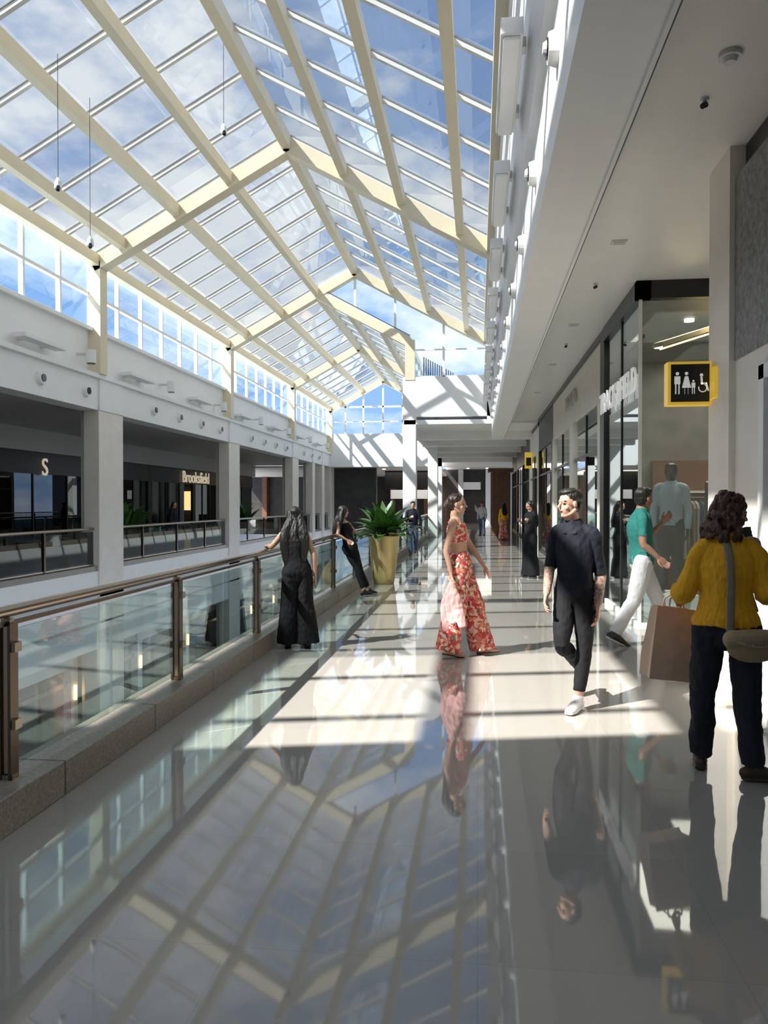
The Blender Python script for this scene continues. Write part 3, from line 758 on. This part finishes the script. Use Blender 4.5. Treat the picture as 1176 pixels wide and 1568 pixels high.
    for sg in(-1,1):
        F.ell(hp_(.068,sg*.030,.004),(.013*q,.012*q,.0065*q),ax,'eye',8,6)
        F.tube([hp_(.076,sg*.014,.025),hp_(.075,sg*.03,.029),hp_(.060,sg*.048,.024)],[.0038*q]*3,hu,'hair',n=6)
        F.ell(hp_(-.005,sg*.074,-.002),(.009*q,.017*q,.029*q),ax,'skin',10,8)
        F.ell(hp_(.05,sg*.036,-.03),(.021*q,.021*q,.021*q),ax,'skin',10,8)
    F.tube([hp_(.074,-.020,-.052),hp_(.084,0,-.050),hp_(.074,.020,-.052)],[(.005*q,.005*q),(.007*q,.008*q),(.005*q,.005*q)],hu,'lips',n=8)
    rnd=random.Random(sum(map(ord,name)))
    if hair!='none':
        F.ell(hp_(-.026,0,.050),(.081*q,.092*q,.078*q),ax,'hair',18,12)
        F.ell(hp_(-.048,0,.0),(.074*q,.064*q,.075*q),ax,'hair',16,10)
    if hair=='short':
        F.ell(hp_(.030,.01,.088),(.058*q,.048*q,.032*q),ax,'hair'); F.ell(hp_(.0,0,.094),(.064*q,.07*q,.034*q),ax,'hair')
    if hair in('long','longdown'):
        L=.46 if hair=='long' else .60
        wd=1.0 if hair=='long' else 1.5
        e=1 if hs.dot(S)>0 else -1
        for off in(-.05,0,.05):
            F.tube([hp_(-.05,off,.05),hp_(-.085,off*1.2,-.06),neck-tf*.10*k+S*off*1.3*e*wd-Z*.03,neck-tf*.135*k+S*off*1.5*e*wd-Z*.2*k,neck-tf*.13*k+S*off*1.1*e*wd-Z*(L-.14)*k],[(.045,.03),(.05,.035),(.055,.032),(.052,.030),(.025,.014)],S,'hair',n=12)
        for sg in(-1,1): F.tube([hp_(.01,sg*.065,.06),hp_(-.02,sg*.080,-.01),hp_(-.05,sg*.075,-.09),neck-tf*.07+hs*sg*.08-Z*.06],[(.03,.02),(.035,.022),(.035,.025),(.03,.02)],hf3,'hair',n=10)
    if hair=='pony':
        F.tube([hp_(-.08,0,.04),hp_(-.115,0,-.03),hp_(-.115,0,-.12),hp_(-.115,0,-.23),hp_(-.14,0,-.36)],[(.05,.05),(.055,.055),(.055,.05),(.05,.042),(.02,.014)],S,'hair',n=12)
    if hair=='curly':
        for i in range(300):
            z=rnd.uniform(-.17,.13); th=rnd.uniform(0,6.283); rr_=.096*math.sqrt(max(.05,1-((max(z,0))/.14)**2)); f=math.cos(th)*rr_-.03; s_=math.sin(th)*rr_
            if z<-.0: rr_=.103+.03*min(1,-z/.1); f=math.cos(th)*rr_*.95-.035; s_=math.sin(th)*rr_
            if f>.005 and z<.055: continue
            r_=rnd.uniform(.009,.021); F.ell(hp_(f,s_,z),(r_*rnd.uniform(.7,1.2),r_,r_*rnd.uniform(.9,1.7)),ax,'hair',8,6)
        F.ell(hp_(-.055,0,-.06),(.10*q,.07*q,.11*q),ax,'hair')
    if extra: extra(F,j,dict(S=S,tf=tf,Z=Z,neck=neck,pel=pel,chest=chest,k=k,head=head,hp=hp_))
    mm={'sole':SHW,'eye':EYE,'lips':LIP,'skin':SK1,'shoe':SHB,'hair':HBL,'top':CBL,'pants':CBL,'tatt':TATT}; mm.update(M)
    return F.finish(name,mm,loc,YAW,voxel,folds=folds,ff=ff)

# man in black shirt, walking toward camera-left
def sm_x(F,j,c):
    n=c['neck'];tf=c['tf'];S=c['S']
    for sg in(-1,1): F.tube([n-tf*.055+V((0,0,.03)),n+S*sg*.056+V((0,0,.015)),n+tf*.06+S*sg*.035-V((0,0,.03)),n+tf*.09+S*sg*.04-V((0,0,.07))],[(.007,.018)]*4,tf,'top',n=8)
human('walking_man_in_black',(.76,6.28,0),1.74,{'pel':(.01,0,.94),'chest':(.01,0,1.27),'neck':(-.01,-.01,1.45),'head':(-.045,-.035,1.61),
  'sh_a':(-.12,.07,1.375),'sh_b':(.13,-.08,1.37),'el_a':(-.175,.07,1.10),'wr_a':(-.235,-.08,.90),'el_b':(.205,-.04,1.05),'wr_b':(.155,-.15,.82),
  'kn_a':(-.13,-.16,.52),'an_a':(.16,.36,.21),'kn_b':(.06,-.10,.49),'an_b':(.0,-.15,.09),'hip_a':(-.06,.04,.89),'hip_b':(.08,-.04,.89)},
  (-.5,-.86),(-.93,-.36),dict(skin=SK1,top=CNV,pants=CBL,shoe=SHW,sole=SHW),toes={'a':(-.35,-.55,-.6),'b':(-.55,-.8,.0)},
  hands={'a':dict(n=(.6,-.2,0),s=-1,c=.4),'b':dict(n=(-.8,.3,0),s=1,c=.4,d=(-.05,-.15,-1))},sleeve=3.05,voxel=.005,extra=sm_x,tatt=True,topt=(.35,4.7),folds=.008)
# woman in floral set, walking right
def fl_x(F,j,c):
    w=j['wr_a']
    for i,(dx,dy) in enumerate(((0,0),(.05,-.02),(-.04,.02),(.02,.04))):
        F.tube([w+V((0,-.03,-.06)),w+V((dx*.6,dy-.03,-.2)),w+V((dx*1.3,dy,-.36)),w+V((dx*1.8+.03,dy,-.50-.04*i))],[(.02,.014),(.05,.018),(.06,.02),(.045,.015)],(1,0,0),'scarf',n=10)
human('walking_woman_in_floral_outfit',(-.19,8.2,0),1.72,{'pel':(0,0,.97),'chest':(-.03,0,1.29),'neck':(-.055,0,1.465),'head':(-.025,-.005,1.60),
  'sh_a':(-.09,-.125,1.40),'sh_b':(-.02,.125,1.40),'el_a':(-.16,-.17,1.12),'wr_a':(-.11,-.20,.88),'el_b':(.13,.16,1.16),'wr_b':(.26,.08,.95),
  'kn_a':(-.05,-.08,.52),'an_a':(-.13,-.08,.10),'kn_b':(.16,.08,.53),'an_b':(.24,.07,.09),'hip_a':(-.01,-.085,.92),'hip_b':(.01,.085,.92)},
  (.95,-.3),(.97,-.22),dict(skin=SK1,top=FLORAL,pants=FLORAL,shoe=SK1,sole=SHBR,hair=pmat('hair_darkbrown',(.03,.015,.01),.4,bump=.5,bscale=60),scarf=CPK),fem=True,top='crop',sleeve=0,pants='wide',hair='pony',
  toes={'a':(.9,-.3,-.1),'b':(.95,-.2,.1)},hands={'a':dict(n=(1,0,0),s=1,c=.8,d=(.1,-.1,-1)),'b':dict(n=(0,-.5,-1),s=1,c=.2)},extra=fl_x,voxel=.0055,folds=.012,ff=(9,9,2.5))
# woman in black at the railing (back view)
human('woman_in_black_at_railing',(-2.03,8.42,0),1.60,{'pel':(0.02,-.02,.87),'chest':(-.01,.0,1.17),'neck':(-.02,.05,1.33),'head':(-.02,.09,1.465),
  'el_a':(-.27,.02,1.13),'wr_a':(-.33,.20,1.13),'el_b':(.21,-.02,1.03),'wr_b':(.22,.0,.80),'an_a':(-.08,0,.09),'an_b':(.14,-.02,.09),'kn_a':(-.07,0,.48),'kn_b':(.11,0,.48)},
  (-.15,1),(-.2,1,-.1),dict(skin=SK2,shoe=SHB,sole=SHB),fem=True,top='tank',sleeve=0,pants='wide',hair='longdown',voxel=.006,
  hands={'a':dict(n=(0,0,-1),s=-1,c=.3,d=(-.3,.9,-.1)),'b':dict(n=(-1,0,0),s=1)},folds=.012,ff=(10,10,2.5),topt=(.6,4))
# second woman leaning
human('leaning_woman_in_black',(-2.11,13.25,0),1.62,{'pel':(-.11,.0,.86),'chest':(-.19,.02,1.15),'neck':(-.24,.03,1.32),'head':(-.22,.04,1.46),
  'sh_a':(-.29,-.08,1.26),'sh_b':(-.16,.13,1.26),'el_a':(-.31,-.16,1.07),'wr_a':(-.16,-.14,.98),'el_b':(-.02,.22,1.09),'wr_b':(-.17,.12,1.22),
  'kn_a':(.02,-.04,.48),'an_a':(.14,-.10,.09),'kn_b':(.05,.10,.49),'an_b':(.22,.12,.09)},
  (.8,.55),(.9,.4),dict(skin=SK2,sole=SHW),fem=True,top='tank',sleeve=0,hair='long',voxel=.008,topt=(.6,4))
# yellow sweater woman
def ye_x(F,j,c):
    n=c['neck']; pel=c['pel']; tf=c['tf']; S=c['S']
    F.tube([n+V((-.045,.02,.035)),n+V((-.05,-.09,-.02)),c['chest']+V((-.04,-.155,0)),pel.lerp(c['chest'],.4)+V((-.045,-.165,0)),pel+V((-.05,-.165,-.04))],[(.026,.010)]*5,(1,0,0),'strap',n=10)
    F.tube([n+V((-.045,.02,.03)),n+V((.05,.12,-.06)),c['chest']+V((.14,.12,-.02)),pel+V((.17,.0,.05))],[(.026,.009)]*4,(1,0,0),'strap',n=10)
    cb=pel+V((.065,-.20,-.13))
    F.ell(cb,(.15,.070,.080),((1,0,0),(0,1,0),(0,0,1)),'bag',18,10); F.tube([cb+V((-.13,-.01,.05)),cb+V((0,-.03,.06)),cb+V((.13,-.01,.05))],[(.055,.05)]*3,(0,0,1),'bag',n=12)
    F.tube([cb+V((-.12,-.072,.04)),cb+V((0,-.086,.02)),cb+V((.12,-.07,.04))],[(.006,.005)]*3,(0,0,1),'strap',n=8)
    F.tube([cb+V((-.11,0,.08)),cb+V((-.11,0,.02))],[.02,.02],(1,0,0),'strap',n=8)
    w=j['wr_b']; F.tube([w+V((-.035,.06,.07)),w+V((-.05,.08,.17))],[(.037,.006)]*2,(1,0,0),'phone',n=12)
PHN=pmat('phone_dark',(.02,.02,.02),.2)
human('woman_in_yellow_sweater',(1.46,4.73,0),1.68,{'pel':(-.01,0,.93),'chest':(-.01,.01,1.235),'neck':(.01,.03,1.42),'head':(.045,.05,1.55),
  'sh_a':(-.125,.055,1.335),'sh_b':(.14,-.02,1.335),'el_a':(-.225,.09,1.08),'wr_a':(-.17,.28,1.08),'el_b':(.205,-.06,1.07),'wr_b':(.215,.06,1.30),
  'kn_a':(-.10,.10,.48),'an_a':(-.09,.16,.09),'kn_b':(.10,-.03,.48),'an_b':(.12,-.06,.09),'hip_a':(-.095,.03,.88),'hip_b':(.085,-.03,.88)},
  (.35,.93),(.96,.12,-.12),dict(skin=SK1,hair=HBR,top=CYE,pants=CDK,shoe=SHBR,sole=SHBR,strap=STRAP,bag=BAGM,phone=PHN),fem=True,top='sweater',sleeve=4.3,pants='straight',hair='curly',voxel=.005,
  toes={'a':(.3,.8,0),'b':(.9,-.1,0)},hands={'a':dict(n=(1,0,0),s=1,c=.9,d=(-.2,.5,-.8)),'b':dict(n=(-.4,.6,0),s=1,c=.6,d=(-.15,.1,1))},extra=ye_x,folds=.012,ff=(13,13,7),topt=(.75,4.5))
# paper bag held by her
pb=B()
bx,by=1.235,5.08
def bagm():
    w0,w1,d0,d1,z0,z1=.138,.128,.07,.045,.67,1.125
    lv=[(z0,w0,d0),(z0+.14,w0+.004,d0+.004),(z0+.28,w0-.004,d0-.012),(z1,w1,d1)]
    vs=[];fs=[]
    for z,w,d in lv:
        for x,y in ((-w,-d),(0,-d-.006),(w,-d),(w-.02,0),(w,d),(0,d),(-w,d),(-w+.02,0)): vs.append(V((x,y,z)))
    for k in range(3):
        for i in range(8): fs.append((k*8+i,k*8+(i+1)%8,k*8+8+(i+1)%8,k*8+8+i))
    fs.append(tuple(range(8))[::-1])
    c=V((bx,by,0)); R=Matrix.Rotation(math.radians(14),3,'Z')
    tilt=Matrix.Rotation(math.radians(7),3,'Y')
    P=V((0,0,z1))
    tr=lambda v:c+R@(tilt@(v-P)+P)
    pb.add(KRAFT,[tr(v) for v in vs],fs)
    for d in(-.045,.045):
        pts=[V((-.05,d,z1-.04)),V((-.045,d*.8,z1+.05)),V((0,d*.3,z1+.09)),V((.045,d*.8,z1+.05)),V((.05,d,z1-.04))]
        for a,b_ in zip(pts[:-1],pts[1:]): pb.cyl(KRAFT,tr(a),tr(b_),.004,n=6)
bagm()
po=pb.out('paper_shopping_bag',recalc=False); sm=po.modifiers.new('sol','SOLIDIFY'); sm.thickness=.002
po.location=(0,0,-.17)
# teal man
human('walking_man_in_teal_shirt',(1.86,9.1,0),1.84,{'pel':(.0,0,.99),'chest':(-.02,0,1.33),'neck':(-.005,0,1.52),'head':(.03,0,1.665),
  'el_a':(-.06,-.24,1.16),'wr_a':(.09,-.26,1.02),'el_b':(.12,.2,1.2),'wr_b':(.28,.14,1.38),'sh_a':(-.05,-.17,1.45),'sh_b':(.03,.17,1.45),
  'kn_a':(-.10,-.06,.52),'an_a':(-.33,-.10,.14),'kn_b':(.20,.08,.54),'an_b':(.34,.08,.10),'hip_a':(-.01,-.09,.93),'hip_b':(.01,.09,.93)},
  (.95,.3),(.93,.37),dict(skin=SK3,top=CTE,pants=CWH,shoe=SHB,sole=SHW),pants='straight',hair='short',sleeve=2.4,voxel=.0065,toes={'a':(.9,-.1,-.45),'b':(.95,.1,.1)},topt=(.2,4.7),folds=.008)
# woman in black near the shops
human('woman_in_black_with_phone',(1.12,16.85,0),1.66,{'el_b':(.14,.05,1.13),'wr_b':(-.02,-.06,1.22),'el_a':(-.04,.15,1.12),'wr_a':(-.18,.08,1.2)},(-.85,-.5),(-.9,-.35,-.3),dict(skin=SK2),fem=True,top='shirt',sleeve=5,pants='wide',hair='long',voxel=.009,topt=(.5,4.6))
# man in jacket walking
human('man_in_dark_jacket',(-2.0,23.7,0),1.66,{'kn_a':(-.09,-.12,.48),'an_a':(-.07,-.15,.09),'kn_b':(.09,.02,.48),'an_b':(.08,.22,.14),'el_a':(-.24,-.02,1.08),'wr_a':(-.1,-.2,1.16)},(-.1,-1),(0,-1),dict(skin=SK1,top=CNV,pants=CJE,shoe=SHBR),pants='straight',voxel=.010)
human('standing_woman_in_yellow_top',(1.1,34,0),1.62,{},(-.3,1),(-.3,1),dict(skin=SK2,top=CYE,pants=FLORAL),fem=True,pants='wide',hair='long',voxel=.012)
human('standing_visitor',(.2,38,0),1.65,{},(-.6,-1),(-.3,-1),dict(skin=SK1,top=CWH,pants=CJE),pants='straight',voxel=.013)
human('standing_visitor',(-10.4,25.4,0),1.65,{},(.9,-.4),(.9,-.4),dict(skin=SK1,top=CDK,pants=CDK),fem=True,hair='long',voxel=.013)
human('standing_visitor',(-10.5,31,0),1.62,{},(.9,-.4),(.9,-.4),dict(skin=SK2,top=CDK,pants=CDK),voxel=.013)
human('shop_mannequin',(2.65,11.05,.38),1.78,{},(-.5,-.85),(-.5,-.85),dict(skin=MANQ,top=JLB,pants=CDK,hair=MANQ,lips=MANQ,eye=MANQ),hair='short',voxel=.009,pants='straight')

# ------------------------------------------------------------------ world, sun, camera
w=bpy.data.worlds.new('sky'); SC.world=w; w.use_nodes=True; nt=w.node_tree
bg=nt.nodes['Background']
tc=nt.nodes.new('ShaderNodeTexCoord'); mp=nt.nodes.new('ShaderNodeMapping'); mp.inputs['Scale'].default_value=(1,1,1.9); mp.inputs['Location'].default_value=(.35,.2,.1)
nz=nt.nodes.new('ShaderNodeTexNoise'); nz.inputs['Scale'].default_value=4.2; nz.inputs['Detail'].default_value=9; nz.inputs['Roughness'].default_value=.55
rp=nt.nodes.new('ShaderNodeValToRGB'); rp.color_ramp.elements[0].position=.45; rp.color_ramp.elements[1].position=.60
se=nt.nodes.new('ShaderNodeSeparateXYZ'); r2=nt.nodes.new('ShaderNodeValToRGB')
r2.color_ramp.elements[0].position=.0; r2.color_ramp.elements[0].color=(.32,.52,.90,1)
r2.color_ramp.elements[1].position=.6; r2.color_ramp.elements[1].color=(.20,.35,.68,1)
mx=nt.nodes.new('ShaderNodeMix'); mx.data_type='RGBA'; mx.inputs['B'].default_value=(1.0,1.02,1.07,1)
L=nt.links
L.new(tc.outputs['Generated'],mp.inputs[0]); L.new(mp.outputs[0],nz.inputs['Vector']); L.new(nz.outputs['Fac'],rp.inputs[0])
L.new(tc.outputs['Generated'],se.inputs[0]); L.new(se.outputs['Z'],r2.inputs[0])
L.new(rp.outputs[0],mx.inputs['Factor']); L.new(r2.outputs[0],mx.inputs['A']); L.new(mx.outputs['Result'],bg.inputs['Color'])
bg.inputs['Strength'].default_value=1.35
sd=bpy.data.lights.new('sun','SUN'); sd.energy=14.5; sd.angle=math.radians(.55); sd.color=(1,.96,.90)
so=bpy.data.objects.new('sun',sd); COL.objects.link(so); so.rotation_euler=V((.8,.6,-1)).to_track_quat('-Z','Y').to_euler(); so.location=(-20,-15,25)

cd=bpy.data.cameras.new('camera'); cd.sensor_fit='HORIZONTAL'; cd.sensor_width=36; cd.lens=36.03; cd.clip_start=.05; cd.clip_end=500
co=bpy.data.objects.new('camera',cd); COL.objects.link(co); co.location=(0,0,1.62); co.rotation_euler=(math.radians(90-.68),0,YAW)
SC.camera=co
